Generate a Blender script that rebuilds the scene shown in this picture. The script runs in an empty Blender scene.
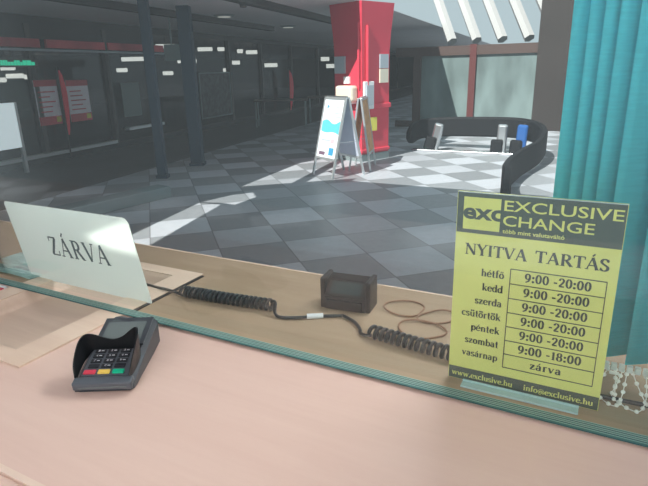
import bpy, bmesh, math, random
from mathutils import Vector, Matrix
random.seed(7)
sc = bpy.context.scene
col = sc.collection
R = math.radians

# ------------------------------------------------------------------ materials
def mat(name, c, rough=.5, metal=0.0, emit=None, es=1.0, spec=.5, coat=0.0, noise=0.0, nscale=8.0, nstretch=(1, 1, 1), alpha=None, sss=0):
    m = bpy.data.materials.new(name); m.use_nodes = True
    nt = m.node_tree; b = nt.nodes['Principled BSDF']
    b.inputs['Base Color'].default_value = (*c, 1)
    b.inputs['Roughness'].default_value = rough
    b.inputs['Metallic'].default_value = metal
    b.inputs['Specular IOR Level'].default_value = spec
    b.inputs['Coat Weight'].default_value = coat
    if emit:
        b.inputs['Emission Color'].default_value = (*emit, 1)
        b.inputs['Emission Strength'].default_value = es
    if noise > 0:
        tc = nt.nodes.new('ShaderNodeTexCoord'); mp = nt.nodes.new('ShaderNodeMapping')
        mp.inputs['Scale'].default_value = nstretch
        n = nt.nodes.new('ShaderNodeTexNoise'); n.inputs['Scale'].default_value = nscale; n.inputs['Detail'].default_value = 5
        mix = nt.nodes.new('ShaderNodeMix'); mix.data_type = 'RGBA'
        mix.inputs[6].default_value = (*[max(0, x * (1 - noise)) for x in c], 1)
        mix.inputs[7].default_value = (*[min(1, x * (1 + noise)) for x in c], 1)
        rp = nt.nodes.new('ShaderNodeMapRange'); rp.inputs[1].default_value = .3; rp.inputs[2].default_value = .7
        L = nt.links
        L.new(tc.outputs['Object'], mp.inputs[0]); L.new(mp.outputs[0], n.inputs['Vector'])
        L.new(n.outputs[0], rp.inputs[0]); L.new(rp.outputs[0], mix.inputs[0]); L.new(mix.outputs[2], b.inputs['Base Color'])
    return m

def wood(name, c, c2, rough=.45, ang=0):
    m = bpy.data.materials.new(name); m.use_nodes = True
    nt = m.node_tree; b = nt.nodes['Principled BSDF']; L = nt.links; N = nt.nodes.new
    b.inputs['Roughness'].default_value = rough
    b.inputs['Specular IOR Level'].default_value = .35
    tc = N('ShaderNodeTexCoord'); mp = N('ShaderNodeMapping'); mp.inputs['Scale'].default_value = (3, 60, 60)
    mp.inputs['Rotation'].default_value = (0, 0, ang)
    n = N('ShaderNodeTexNoise'); n.inputs['Scale'].default_value = 2.2; n.inputs['Detail'].default_value = 8; n.inputs['Roughness'].default_value = .65; n.inputs['Distortion'].default_value = .6
    mp2 = N('ShaderNodeMapping'); mp2.inputs['Scale'].default_value = (1.2, 9, 9); mp2.inputs['Rotation'].default_value = (0, 0, ang)
    n2 = N('ShaderNodeTexNoise'); n2.inputs['Scale'].default_value = 2.0; n2.inputs['Detail'].default_value = 3; n2.inputs['Distortion'].default_value = 1.2
    add = N('ShaderNodeMath'); add.operation = 'MULTIPLY_ADD'; add.inputs[1].default_value = .6
    rp = N('ShaderNodeMapRange'); rp.inputs[1].default_value = .55; rp.inputs[2].default_value = 1.05
    mix = N('ShaderNodeMix'); mix.data_type = 'RGBA'; mix.inputs[6].default_value = (*c, 1); mix.inputs[7].default_value = (*c2, 1)
    L.new(tc.outputs['Object'], mp.inputs[0]); L.new(mp.outputs[0], n.inputs['Vector'])
    L.new(tc.outputs['Object'], mp2.inputs[0]); L.new(mp2.outputs[0], n2.inputs['Vector'])
    L.new(n.outputs[0], add.inputs[0]); L.new(n2.outputs[0], add.inputs[2])
    L.new(add.outputs[0], rp.inputs[0]); L.new(rp.outputs[0], mix.inputs[0]); L.new(mix.outputs[2], b.inputs['Base Color'])
    return m

def glassmat(name, tint, refl=.08, rough=0.0, fres=True, haze=0.0):
    """thin clear sheet: tinted transparency plus a mirror-like surface reflection"""
    m = bpy.data.materials.new(name); m.use_nodes = True
    nt = m.node_tree; nt.nodes.clear(); N = nt.nodes.new; L = nt.links
    o = N('ShaderNodeOutputMaterial'); t = N('ShaderNodeBsdfTransparent'); g = N('ShaderNodeBsdfGlossy'); x = N('ShaderNodeMixShader')
    t.inputs[0].default_value = (*tint, 1); g.inputs['Roughness'].default_value = rough
    if fres:
        f = N('ShaderNodeLayerWeight'); f.inputs[0].default_value = .12
        a = N('ShaderNodeMath'); a.operation = 'MAXIMUM'; a.inputs[1].default_value = refl
        L.new(f.outputs['Fresnel'], a.inputs[0]); L.new(a.outputs[0], x.inputs[0])
    else:
        x.inputs[0].default_value = refl
    L.new(t.outputs[0], x.inputs[1]); L.new(g.outputs[0], x.inputs[2])
    last = x
    if haze > 0:
        d = N('ShaderNodeBsdfDiffuse'); d.inputs[0].default_value = (.8, .85, .85, 1)
        y = N('ShaderNodeMixShader'); y.inputs[0].default_value = haze
        L.new(x.outputs[0], y.inputs[1]); L.new(d.outputs[0], y.inputs[2]); last = y
    L.new(last.outputs[0], o.inputs[0])
    return m

def blindmat(name, c):
    m = bpy.data.materials.new(name); m.use_nodes = True
    nt = m.node_tree; nt.nodes.clear(); N = nt.nodes.new; L = nt.links
    o = N('ShaderNodeOutputMaterial'); d = N('ShaderNodeBsdfDiffuse'); t = N('ShaderNodeBsdfTranslucent'); x = N('ShaderNodeMixShader')
    tc = N('ShaderNodeTexCoord'); mp = N('ShaderNodeMapping'); mp.inputs['Scale'].default_value = (30, 30, 260)
    n = N('ShaderNodeTexNoise'); n.inputs['Scale'].default_value = 1.5; n.inputs['Detail'].default_value = 4
    mix = N('ShaderNodeMix'); mix.data_type = 'RGBA'
    mix.inputs[6].default_value = (*[v * .82 for v in c], 1); mix.inputs[7].default_value = (*[min(1, v * 1.12) for v in c], 1)
    L.new(tc.outputs['Object'], mp.inputs[0]); L.new(mp.outputs[0], n.inputs['Vector']); L.new(n.outputs[0], mix.inputs[0])
    L.new(mix.outputs[2], d.inputs[0]); L.new(mix.outputs[2], t.inputs[0])
    x.inputs[0].default_value = .35
    L.new(d.outputs[0], x.inputs[1]); L.new(t.outputs[0], x.inputs[2]); L.new(x.outputs[0], o.inputs[0])
    return m

def checker_floor(name):
    """stone tiles laid diagonally in a pale / dark checker with fine joints"""
    m = bpy.data.materials.new(name); m.use_nodes = True
    nt = m.node_tree; b = nt.nodes['Principled BSDF']; L = nt.links; N = nt.nodes.new
    S = .589
    tc = N('ShaderNodeTexCoord'); mp = N('ShaderNodeMapping'); mp.vector_type = 'TEXTURE'
    # tile centre of a pale tile at (-1.73, 4.43)
    c45 = math.cos(R(45))
    ax, ay = Vector((c45, c45)), Vector((-c45, c45))
    ctr = Vector((-1.73, 4.43)); org = ctr - ax * S / 2 - ay * S / 2
    mp.inputs['Location'].default_value = (org.x, org.y, -1.0)
    mp.inputs['Rotation'].default_value = (0, 0, R(45))
    mp.inputs['Scale'].default_value = (S, S, S * 4)
    L.new(tc.outputs['Object'], mp.inputs[0])
    ch = N('ShaderNodeTexChecker'); ch.inputs['Scale'].default_value = 1.0
    ch.inputs['Color1'].default_value = (.44, .475, .52, 1); ch.inputs['Color2'].default_value = (.28, .305, .33, 1)
    L.new(mp.outputs[0], ch.inputs['Vector'])
    # per-tile tone
    fl = N('ShaderNodeVectorMath'); fl.operation = 'FLOOR'; L.new(mp.outputs[0], fl.inputs[0])
    wn = N('ShaderNodeTexWhiteNoise'); wn.noise_dimensions = '2D'; L.new(fl.outputs[0], wn.inputs['Vector'])
    mr = N('ShaderNodeMapRange'); mr.inputs[3].default_value = .8; mr.inputs[4].default_value = 1.18; L.new(wn.outputs[0], mr.inputs[0])
    n = N('ShaderNodeTexNoise'); n.inputs['Scale'].default_value = 14; n.inputs['Detail'].default_value = 6; L.new(tc.outputs['Object'], n.inputs['Vector'])
    mr2 = N('ShaderNodeMapRange'); mr2.inputs[3].default_value = .85; mr2.inputs[4].default_value = 1.15; L.new(n.outputs[0], mr2.inputs[0])
    mu = N('ShaderNodeMath'); mu.operation = 'MULTIPLY'; L.new(mr.outputs[0], mu.inputs[0]); L.new(mr2.outputs[0], mu.inputs[1])
    # joints
    fr = N('ShaderNodeVectorMath'); fr.operation = 'FRACTION'; L.new(mp.outputs[0], fr.inputs[0])
    sp = N('ShaderNodeSeparateXYZ'); L.new(fr.outputs[0], sp.inputs[0])
    js = []
    for k in (0, 1):
        g = N('ShaderNodeMath'); g.operation = 'PINGPONG'; g.inputs[1].default_value = .5; L.new(sp.outputs[k], g.inputs[0])
        q = N('ShaderNodeMapRange'); q.inputs[1].default_value = .006; q.inputs[2].default_value = .014; q.inputs[3].default_value = .55; q.inputs[4].default_value = 1
        L.new(g.outputs[0], q.inputs[0]); js.append(q)
    mj = N('ShaderNodeMath'); mj.operation = 'MULTIPLY'; L.new(js[0].outputs[0], mj.inputs[0]); L.new(js[1].outputs[0], mj.inputs[1])
    mk = N('ShaderNodeMath'); mk.operation = 'MULTIPLY'; L.new(mu.outputs[0], mk.inputs[0]); L.new(mj.outputs[0], mk.inputs[1])
    vs = N('ShaderNodeVectorMath'); vs.operation = 'SCALE'; L.new(ch.outputs[0], vs.inputs[0]); L.new(mk.outputs[0], vs.inputs['Scale'])
    L.new(vs.outputs[0], b.inputs['Base Color'])
    b.inputs['Roughness'].default_value = .42; b.inputs['Specular IOR Level'].default_value = .3
    return m

M = {}
M['counter'] = wood('pink_beech_laminate', (.82, .60, .515), (.775, .55, .47), .4)
M['worktop'] = wood('tan_laminate', (.43, .31, .21), (.36, .25, .165), .5)
M['tray'] = wood('pale_beech', (.84, .66, .53), (.76, .57, .45), .5, R(80))
M['bowl'] = wood('brown_beech', (.74, .57, .46), (.66, .49, .39), .5, R(80))
M['edge_pale'] = mat('edge_banding', (.85, .66, .55), .5)
M['floor'] = checker_floor('stone_checker')
M['ceiling'] = mat('grey_ceiling_paint', (.58, .58, .60), .8, noise=.06, nscale=.6)
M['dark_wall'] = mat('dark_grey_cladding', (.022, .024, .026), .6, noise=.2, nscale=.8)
M['brown_wall'] = mat('brown_cladding', (.022, .017, .016), .6, noise=.15, nscale=1.2)  # darkened to stand in for shade; the sun reaches this wall
M['brown'] = mat('brown_frame', (.075, .048, .042), .5)
M['redbrown'] = mat('red_frame', (.10, .022, .022), .5)
M['mullion'] = mat('dark_mullion', (.05, .045, .043), .5)
M['blue'] = mat('dark_blue_paint', (.003, .03, .062), .5)
M['red'] = mat('red_paint', (.68, .045, .085), .42, noise=.06, nscale=2)
M['red_dull'] = mat('red_fascia', (.60, .08, .10), .6, noise=.35, nscale=1.3)
M['white'] = mat('white_plastic', (.78, .80, .82), .4)
M['cream'] = mat('cream_plastic', (.75, .70, .58), .45)
M['glow_panel'] = mat('emissive_white_panel', (.8, .84, .86), .5, emit=(.85, .95, 1), es=.45)  # emission added to lift the brightness of the white board
M['paper'] = mat('paper', (.9, .86, .92), .7)
M['alu'] = mat('brushed_aluminium', (.62, .66, .68), .35, .7)
M['yellow'] = mat('yellow_paper', (.78, .72, .12), .6)
M['teal_wave'] = mat('teal_print', (.10, .50, .58), .5)
M['blue_print'] = mat('blue_print', (.04, .28, .50), .5)
M['dark_print'] = mat('dark_print', (.15, .09, .14), .5)
M['pink_print'] = mat('pink_print', (.75, .45, .5), .5)
M['grey_print'] = mat('grey_print', (.42, .48, .54), .5)
M['poster'] = mat('white_poster', (.78, .86, .92), .4)
M['poster_back'] = mat('pale_blue_poster', (.60, .66, .80), .5)
M['orange'] = mat('orange_board', (.55, .30, .14), .6, noise=.35, nscale=12)
M['lamp'] = mat('fluorescent_tube', (.9, .85, .75), .5, emit=(1, .88, .70), es=2.4)
M['down'] = mat('downlight_glass', (.8, .8, .78), .4, emit=(1, .95, .85), es=.25)
M['green_led'] = mat('green_led', (.0, .3, .2), .5, emit=(.02, .75, .42), es=.55)
M['black'] = mat('black_plastic', (.012, .014, .016), .35)
M['rubber'] = mat('black_rubber', (.010, .012, .015), .7, spec=.2)
M['coil'] = mat('coiled_cord_rubber', (.010, .016, .020), .3, spec=.6)
M['dgrey'] = mat('charcoal_plastic', (.060, .068, .082), .35)
M['mgrey'] = mat('slate_grey_plastic', (.10, .115, .135), .35)
M['key'] = mat('key_black', (.02, .022, .028), .45)
M['key_red'] = mat('key_red', (.72, .06, .10), .4)
M['key_yellow'] = mat('key_yellow', (.85, .60, .12), .4)
M['key_green'] = mat('key_green', (.0, .50, .27), .4)
M['lcd'] = mat('grey_screen', (.17, .20, .20), .25)
M['keytext'] = mat('key_legend', (.75, .75, .78), .5)
M['sign_yellow'] = mat('sign_yellow', (.74, .74, .22), .35, noise=.03, nscale=20)
M['sign_dark'] = mat('sign_dark_green_grey', (.075, .098, .085), .35)
M['ink'] = mat('sign_ink', (.04, .06, .045), .5)
M['card'] = mat('pale_mint_card', (.93, .97, .93), .55, noise=.03, nscale=9)
M['card_ink'] = mat('card_ink', (.05, .10, .115), .5)
M['sheet'] = mat('teal_patterned_paper', (.42, .58, .56), .5, noise=.30, nscale=30, nstretch=(1, 4, 1))
M['rubberband'] = mat('brown_rubber_band', (.32, .17, .10), .5)
M['bead'] = mat('white_bead', (.85, .84, .78), .35)
M['clipm'] = mat('chain_clip', (.55, .60, .56), .4)
M['blind'] = blindmat('cyan_blind_fabric', (.14, .80, .92))
M['glass'] = glassmat('security_glass', (.95, .985, .98), .045, haze=.010)
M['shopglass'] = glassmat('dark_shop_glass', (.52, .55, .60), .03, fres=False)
M['green1'] = mat('glass_edge_green', (.08, .20, .185), .5, spec=.25)
M['green2'] = mat('glass_edge_pale', (.34, .48, .42), .5, spec=.25)
M['green3'] = mat('glass_edge_dark', (.05, .13, .14), .5, spec=.25)
M['acrylic'] = mat('pale_acrylic', (.46, .64, .66), .15)
M['tealglass'] = mat('teal_frosted_glazing', (.15, .205, .205), .35, noise=.3, nscale=1.6, nstretch=(1.6, 1, .6))
M['rafter'] = mat('roof_rafter', (.40, .41, .41), .6)
M['shaded_floor'] = mat('shade_dark_floor', (.06, .065, .067), .5, noise=.2, nscale=1.5)
M['kerb'] = mat('pale_stone', (.20, .25, .26), .6)
M['steel'] = mat('stainless_steel', (.55, .58, .6), .25, .9)
M['blueglass'] = mat('blue_balustrade', (.02, .10, .32), .2)
M['paleteal'] = mat('pale_teal_notice', (.17, .23, .23), .6)

# ------------------------------------------------------------------ mesh helpers
def link(name, bm, m, parent=None, smooth=False):
    me = bpy.data.meshes.new(name)
    bmesh.ops.remove_doubles(bm, verts=bm.verts, dist=1e-6)
    bmesh.ops.recalc_face_normals(bm, faces=bm.faces)
    bm.to_mesh(me); bm.free()
    o = bpy.data.objects.new(name, me); col.objects.link(o)
    me.materials.append(M[m] if isinstance(m, str) else m)
    if smooth:
        for p in me.polygons: p.use_smooth = True
    if parent: o.parent = parent
    return o

def tag(o, label, cat, group=None, kind=None):
    o['label'] = label; o['category'] = cat
    if group: o['group'] = group
    if kind: o['kind'] = kind
    return o

def thing(name, label, cat, loc=(0, 0, 0), rz=0, group=None):
    o = bpy.data.objects.new(name, None); col.objects.link(o)
    o.empty_display_size = .05
    o.location = loc; o.rotation_euler = (0, 0, rz)
    return tag(o, label, cat, group)

def struct(o):
    o['kind'] = 'structure'; return o

def box(bm, x0, x1, y0, y1, z0, z1, bev=0, mx=None, seg=2):
    r = bmesh.ops.create_cube(bm, size=1)
    vs = r['verts']
    for v in vs:
        v.co = Vector(((x0 + x1) / 2 + v.co.x * (x1 - x0), (y0 + y1) / 2 + v.co.y * (y1 - y0), (z0 + z1) / 2 + v.co.z * (z1 - z0)))
    if bev > 0:
        es = {e for v in vs for e in v.link_edges}
        r2 = bmesh.ops.bevel(bm, geom=list(es), offset=bev, segments=seg, affect='EDGES', profile=.5)
        vs = list({v for f in r2['faces'] for v in f.verts} | {v for v in vs if v.is_valid})
    if mx is not None:
        for v in vs: v.co = mx @ v.co
    return vs

def NB(): return bmesh.new()

def B(name, dims, m, parent=None, bev=0, mx=None):
    bm = NB(); box(bm, *dims, bev=bev, mx=mx); return link(name, bm, m, parent)

def tube(bm, pts, r, n=8, closed=False, cap=True):
    pts = [Vector(p) for p in pts]; N = len(pts); rings = []
    rr = r if isinstance(r, (list, tuple)) else [r] * N
    up = None
    for i, p in enumerate(pts):
        a = pts[(i - 1) % N] if (closed or i > 0) else p
        b = pts[(i + 1) % N] if (closed or i < N - 1) else p
        t = (b - a).normalized()
        if up is None:
            up = Vector((0, 0, 1)) if abs(t.z) < .9 else Vector((1, 0, 0))
        s = t.cross(up)
        if s.length < 1e-5: s = t.cross(Vector((0, 1, 0)))
        s.normalize(); up = s.cross(t).normalized()
        rings.append([bm.verts.new(p + (s * math.cos(2 * math.pi * k / n) + up * math.sin(2 * math.pi * k / n)) * rr[i]) for k in range(n)])
    for i in range(N if closed else N - 1):
        A, C = rings[i], rings[(i + 1) % N]
        for k in range(n): bm.faces.new((A[k], A[(k + 1) % n], C[(k + 1) % n], C[k]))
    if cap and not closed:
        bm.faces.new(rings[0]); bm.faces.new(rings[-1])

def smoothpath(P, k=8):
    P = [Vector(p) for p in P]; out = []
    for i in range(len(P) - 1):
        p0 = P[max(i - 1, 0)]; p1 = P[i]; p2 = P[i + 1]; p3 = P[min(i + 2, len(P) - 1)]
        for j in range(k):
            t = j / k
            out.append(.5 * ((2 * p1) + (p2 - p0) * t + (2 * p0 - 5 * p1 + 4 * p2 - p3) * t * t + (3 * p1 - p0 - 3 * p2 + p3) * t ** 3))
    out.append(P[-1]); return out

def prism(bm, poly, z0, z1, mx=None):
    """2-D outline (x, y) extruded z0..z1"""
    a = [bm.verts.new((p[0], p[1], z0)) for p in poly]; b = [bm.verts.new((p[0], p[1], z1)) for p in poly]
    n = len(poly)
    bm.faces.new(a[::-1]); bm.faces.new(b)
    for i in range(n): bm.faces.new((a[i], a[(i + 1) % n], b[(i + 1) % n], b[i]))
    if mx is not None:
        for v in a + b: v.co = mx @ v.co

def cyl(bm, c, r, z0, z1, n=24, r2=None):
    r2 = r if r2 is None else r2
    a = [bm.verts.new((c[0] + r * math.cos(2 * math.pi * k / n), c[1] + r * math.sin(2 * math.pi * k / n), z0)) for k in range(n)]
    b = [bm.verts.new((c[0] + r2 * math.cos(2 * math.pi * k / n), c[1] + r2 * math.sin(2 * math.pi * k / n), z1)) for k in range(n)]
    bm.faces.new(a[::-1]); bm.faces.new(b)
    for i in range(n): bm.faces.new((a[i], a[(i + 1) % n], b[(i + 1) % n], b[i]))

def holed_slab(name, outer, holes, z0, z1, m, parent=None):
    """flat slab with openings"""
    cu = bpy.data.curves.new(name, 'CURVE'); cu.dimensions = '2D'; cu.fill_mode = 'BOTH'
    for poly in [outer] + holes:
        s = cu.splines.new('POLY'); s.points.add(len(poly) - 1)
        for p, q in zip(s.points, poly): p.co = (q[0], q[1], 0, 1)
        s.use_cyclic_u = True
    cu.extrude = (z1 - z0) / 2
    t = bpy.data.objects.new('tmp', cu); col.objects.link(t)
    dg = bpy.context.evaluated_depsgraph_get()
    me = bpy.data.meshes.new_from_object(t.evaluated_get(dg))
    bpy.data.objects.remove(t)
    for v in me.vertices: v.co.z += (z0 + z1) / 2
    me.name = name; me.materials.clear(); me.materials.append(M[m])
    o = bpy.data.objects.new(name, me); col.objects.link(o)
    if parent: o.parent = parent
    return o

def planemx(o, ux, uy):
    """local (x,y,z) -> world, x along ux, y along uy, z = outward normal"""
    ux = Vector(ux).normalized(); n = ux.cross(Vector(uy)).normalized(); uy = Vector(uy).normalized()
    m = Matrix.Identity(4)
    for i in range(3):
        m[i][0] = ux[i]; m[i][1] = uy[i]; m[i][2] = n[i]; m[i][3] = o[i]
    return m

# ------------------------------------------------------------------ lettering
def arc(cx, cy, rx, ry, a0, a1, n=14):
    return [(cx + rx * math.cos(R(a0 + (a1 - a0) * i / n)), cy + ry * math.sin(R(a0 + (a1 - a0) * i / n))) for i in range(n + 1)]
X = .66
def acute(x, y): return ('n2', [(x - .03, y), (x + .12, y + .2)])
def bowl(cx): return ('m', arc(cx, X / 2, .24, X / 2 - .015, 0, 360, 22))
G = {
 'N': (.98, [('n', [(.16, 0), (.16, 1)]), ('k', [(.16, .98), (.82, .02)]), ('n', [(.82, 0), (.82, 1)])], [(.12, 1, .12), (.16, 0, .14), (.82, 1, .14)]),
 'Y': (.86, [('k', [(.1, 1), (.43, .46)]), ('n', [(.78, 1), (.43, .46)]), ('k', [(.43, .5), (.43, 0)])], [(.12, 1, .14), (.77, 1, .13), (.43, 0, .17)]),
 'I': (.44, [('k', [(.22, 0), (.22, 1)])], [(.22, 0, .17), (.22, 1, .17)]),
 'T': (.84, [('n', [(.04, .97), (.80, .97)]), ('k', [(.42, 0), (.42, .97)]), ('n', [(.05, .99), (.04, .76)]), ('n', [(.79, .99), (.80, .76)])], [(.42, 0, .18)]),
 'V': (.88, [('k', [(.1, 1), (.45, .02)]), ('n', [(.80, 1), (.45, .02)])], [(.11, 1, .14), (.79, 1, .13)]),
 'A': (.90, [('n', [(.1, 0), (.44, 1)]), ('k', [(.44, 1), (.80, 0)]), ('n', [(.22, .34), (.66, .34)])], [(.1, 0, .13), (.80, 0, .15)]),
 'R': (.90, [('k', [(.22, 0), (.22, 1)]), ('m', [(.22, .97), (.42, .97)] + arc(.42, .74, .24, .23, 90, -90) + [(.22, .51)]), ('k', [(.44, .5), (.82, .02)])], [(.22, 0, .16), (.14, 1, .1), (.84, 0, .12)]),
 'S': (.68, [('m', [(.56, .78)] + arc(.34, .76, .22, .215, 20, 200, 12) + [(.22, .60), (.34, .52), (.48, .42)] + arc(.34, .25, .24, .23, 35, -160, 14)), ('n', [(.57, .98), (.57, .74)]), ('n', [(.10, .02), (.10, .27)])], []),
 'Z': (.80, [('n', [(.12, .97), (.70, .97)]), ('k', [(.66, .96), (.12, .03)]), ('n', [(.10, .03), (.72, .03)]), ('n', [(.12, .99), (.11, .75)]), ('n', [(.71, .01), (.73, .27)])], []),
 '0': (.68, [('m', arc(.34, .47, .22, .455, 0, 360, 26))], []),
 '1': (.5, [('k', [(.28, 0), (.28, .92)]), ('n', [(.12, .80), (.28, .92)])], [(.28, 0, .17)]),
 '2': (.66, [('m', [(.12, .68)] + arc(.32, .68, .20, .235, 170, -20, 14) + [(.42, .45), (.12, .05)]), ('k2', [(.10, .06), (.58, .06)])], []),
 '8': (.68, [('m', arc(.34, .69, .18, .215, 0, 360, 20)), ('m', arc(.34, .25, .215, .235, 0, 360, 20))], []),
 '9': (.68, [('m', arc(.33, .62, .21, .29, 0, 360, 22)), ('m', [(.55, .62), (.53, .38), (.43, .15), (.22, .01), (.12, -.01)])], []),
 ':': (.34, [('d', [(.17, .10)]), ('d', [(.17, .56)])], []),
 '.': (.30, [('d', [(.15, .07)])], []),
 '-': (.46, [('k2', [(.06, .36), (.40, .36)])], []),
 ' ': (.34, [], []),
 'o': (.60, [('m', arc(.3, X / 2, .22, X / 2 - .015, 0, 360, 22))], []),
 'c': (.54, [('m', arc(.31, X / 2, .22, X / 2 - .015, 40, 320, 18))], []),
 'e': (.56, [('m', arc(.30, X / 2, .22, X / 2 - .015, 8, 325, 18)), ('n', [(.1, .37), (.5, .37)])], []),
 'h': (.68, [('k', [(.17, 0), (.17, 1.03)]), ('m', arc(.35, .42, .18, .22, 150, 0, 8)), ('k', [(.53, .42), (.53, 0)])], [(.17, 0, .13), (.53, 0, .13), (.12, 1.03, .07)]),
 'n': (.68, [('k', [(.17, 0), (.17, X)]), ('m', arc(.35, .42, .18, .22, 150, 0, 8)), ('k', [(.53, .42), (.53, 0)])], [(.17, 0, .13), (.53, 0, .13), (.12, X, .07)]),
 'm': (1.0, [('k', [(.17, 0), (.17, X)]), ('m', arc(.34, .42, .17, .22, 150, 0, 8)), ('k', [(.51, .42), (.51, 0)]), ('m', arc(.68, .42, .17, .22, 150, 0, 8)), ('k', [(.85, .42), (.85, 0)])], [(.17, 0, .12), (.51, 0, .12), (.85, 0, .12), (.12, X, .07)]),
 'r': (.48, [('k', [(.17, 0), (.17, X)]), ('m', arc(.33, .46, .16, .18, 150, 50, 6))], [(.17, 0, .13), (.12, X, .07)]),
 't': (.42, [('k', [(.2, .92), (.2, .14)]), ('m', arc(.32, .13, .12, .12, 180, 300, 6)), ('n', [(.04, .62), (.38, .62)])], []),
 'f': (.40, [('k', [(.18, 0), (.18, .85)]), ('m', arc(.33, .86, .15, .17, 180, 50, 7)), ('n', [(.04, .62), (.36, .62)])], [(.18, 0, .14)]),
 'k': (.66, [('k', [(.17, 0), (.17, 1.03)]), ('n', [(.20, .28), (.52, .62)]), ('k', [(.32, .40), (.58, .02)])], [(.17, 0, .13), (.54, X, .10), (.58, 0, .10), (.12, 1.03, .07)]),
 'd': (.64, [('m', arc(.28, X / 2, .21, X / 2 - .015, 0, 360, 20)), ('k', [(.49, 0), (.49, 1.03)])], [(.44, 1.03, .07), (.55, 0, .08)]),
 'b': (.64, [('m', arc(.36, X / 2, .21, X / 2 - .015, 0, 360, 20)), ('k', [(.15, 0), (.15, 1.03)])], [(.10, 1.03, .07)]),
 'p': (.64, [('m', arc(.36, X / 2, .21, X / 2 - .015, 0, 360, 20)), ('k', [(.15, -.28), (.15, X)])], [(.10, X, .07), (.15, -.28, .13)]),
 's': (.50, [('m', [(.40, .52)] + arc(.25, .50, .15, .145, 20, 200, 9) + [(.17, .37), (.33, .30)] + arc(.25, .17, .17, .155, 35, -165, 10))], []),
 'z': (.54, [('n', [(.08, .63), (.45, .63)]), ('k', [(.43, .63), (.08, .03)]), ('n', [(.06, .03), (.48, .03)]), ('n', [(.08, .64), (.08, .48)]), ('n', [(.48, .02), (.48, .19)])], []),
 'a': (.58, [('m', [(.10, .52)] + arc(.26, .48, .15, .165, 150, 0, 8)), ('k', [(.42, .50), (.42, .05)]), ('m', arc(.25, .19, .165, .17, 60, 330, 12)), ('n', [(.40, .06), (.54, .04)])], []),
 'u': (.68, [('k', [(.16, X), (.16, .2)]), ('m', arc(.34, .22, .18, .20, 180, 330, 8)), ('k', [(.53, X), (.53, 0)])], [(.11, X, .07), (.48, X, .07), (.59, 0, .07)]),
 'v': (.62, [('k', [(.1, X), (.31, .02)]), ('n', [(.53, X), (.31, .02)])], [(.1, X, .11), (.52, X, .10)]),
 'w': (.90, [('k', [(.1, X), (.28, .02)]), ('n', [(.45, X), (.28, .02)]), ('k', [(.45, X), (.62, .02)]), ('n', [(.80, X), (.62, .02)])], [(.1, X, .11), (.79, X, .10)]),
 'x': (.60, [('k', [(.1, X), (.5, 0)]), ('n', [(.5, X), (.1, 0)])], [(.11, X, .1), (.49, X, .09), (.1, 0, .09), (.5, 0, .1)]),
 'l': (.34, [('k', [(.17, 0), (.17, 1.03)])], [(.17, 0, .13), (.12, 1.03, .07)]),
 'i': (.34, [('k', [(.17, 0), (.17, X)]), ('d', [(.17, .90)])], [(.17, 0, .13), (.12, X, .07)]),
 '@': (.96, [('n', arc(.48, .33, .40, .46, -50, 280, 26)), ('m', arc(.46, .33, .17, .20, 0, 360, 16)), ('n', [(.64, .52), (.64, .2), (.74, .12), (.86, .25)])], []),
}
def acc(base, kind):
    adv, st, se = G[base]; st = list(st); cx = {'A': .44, 'o': .3, 'u': .34, 'e': .3, 'a': .28}[base]
    top = 1.0 if base == 'A' else X
    if kind == 'a': st.append(('n2', [(cx - .03, top + .10), (cx + .13, top + .30)]))
    if kind == 'd': st += [('d', [(cx - .13, top + .22)]), ('d', [(cx + .13, top + .22)])]
    if kind == 'D': st += [('n2', [(cx - .12, top + .10), (cx - .02, top + .30)]), ('n2', [(cx + .08, top + .10), (cx + .18, top + .30)])]
    return (adv, st, se)
G['Á'] = acc('A', 'a'); G['é'] = acc('e', 'a'); G['á'] = acc('a', 'a'); G['ö'] = acc('o', 'd'); G['ő'] = acc('o', 'D'); G['ü'] = acc('u', 'd'); G['ű'] = acc('u', 'D')

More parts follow.
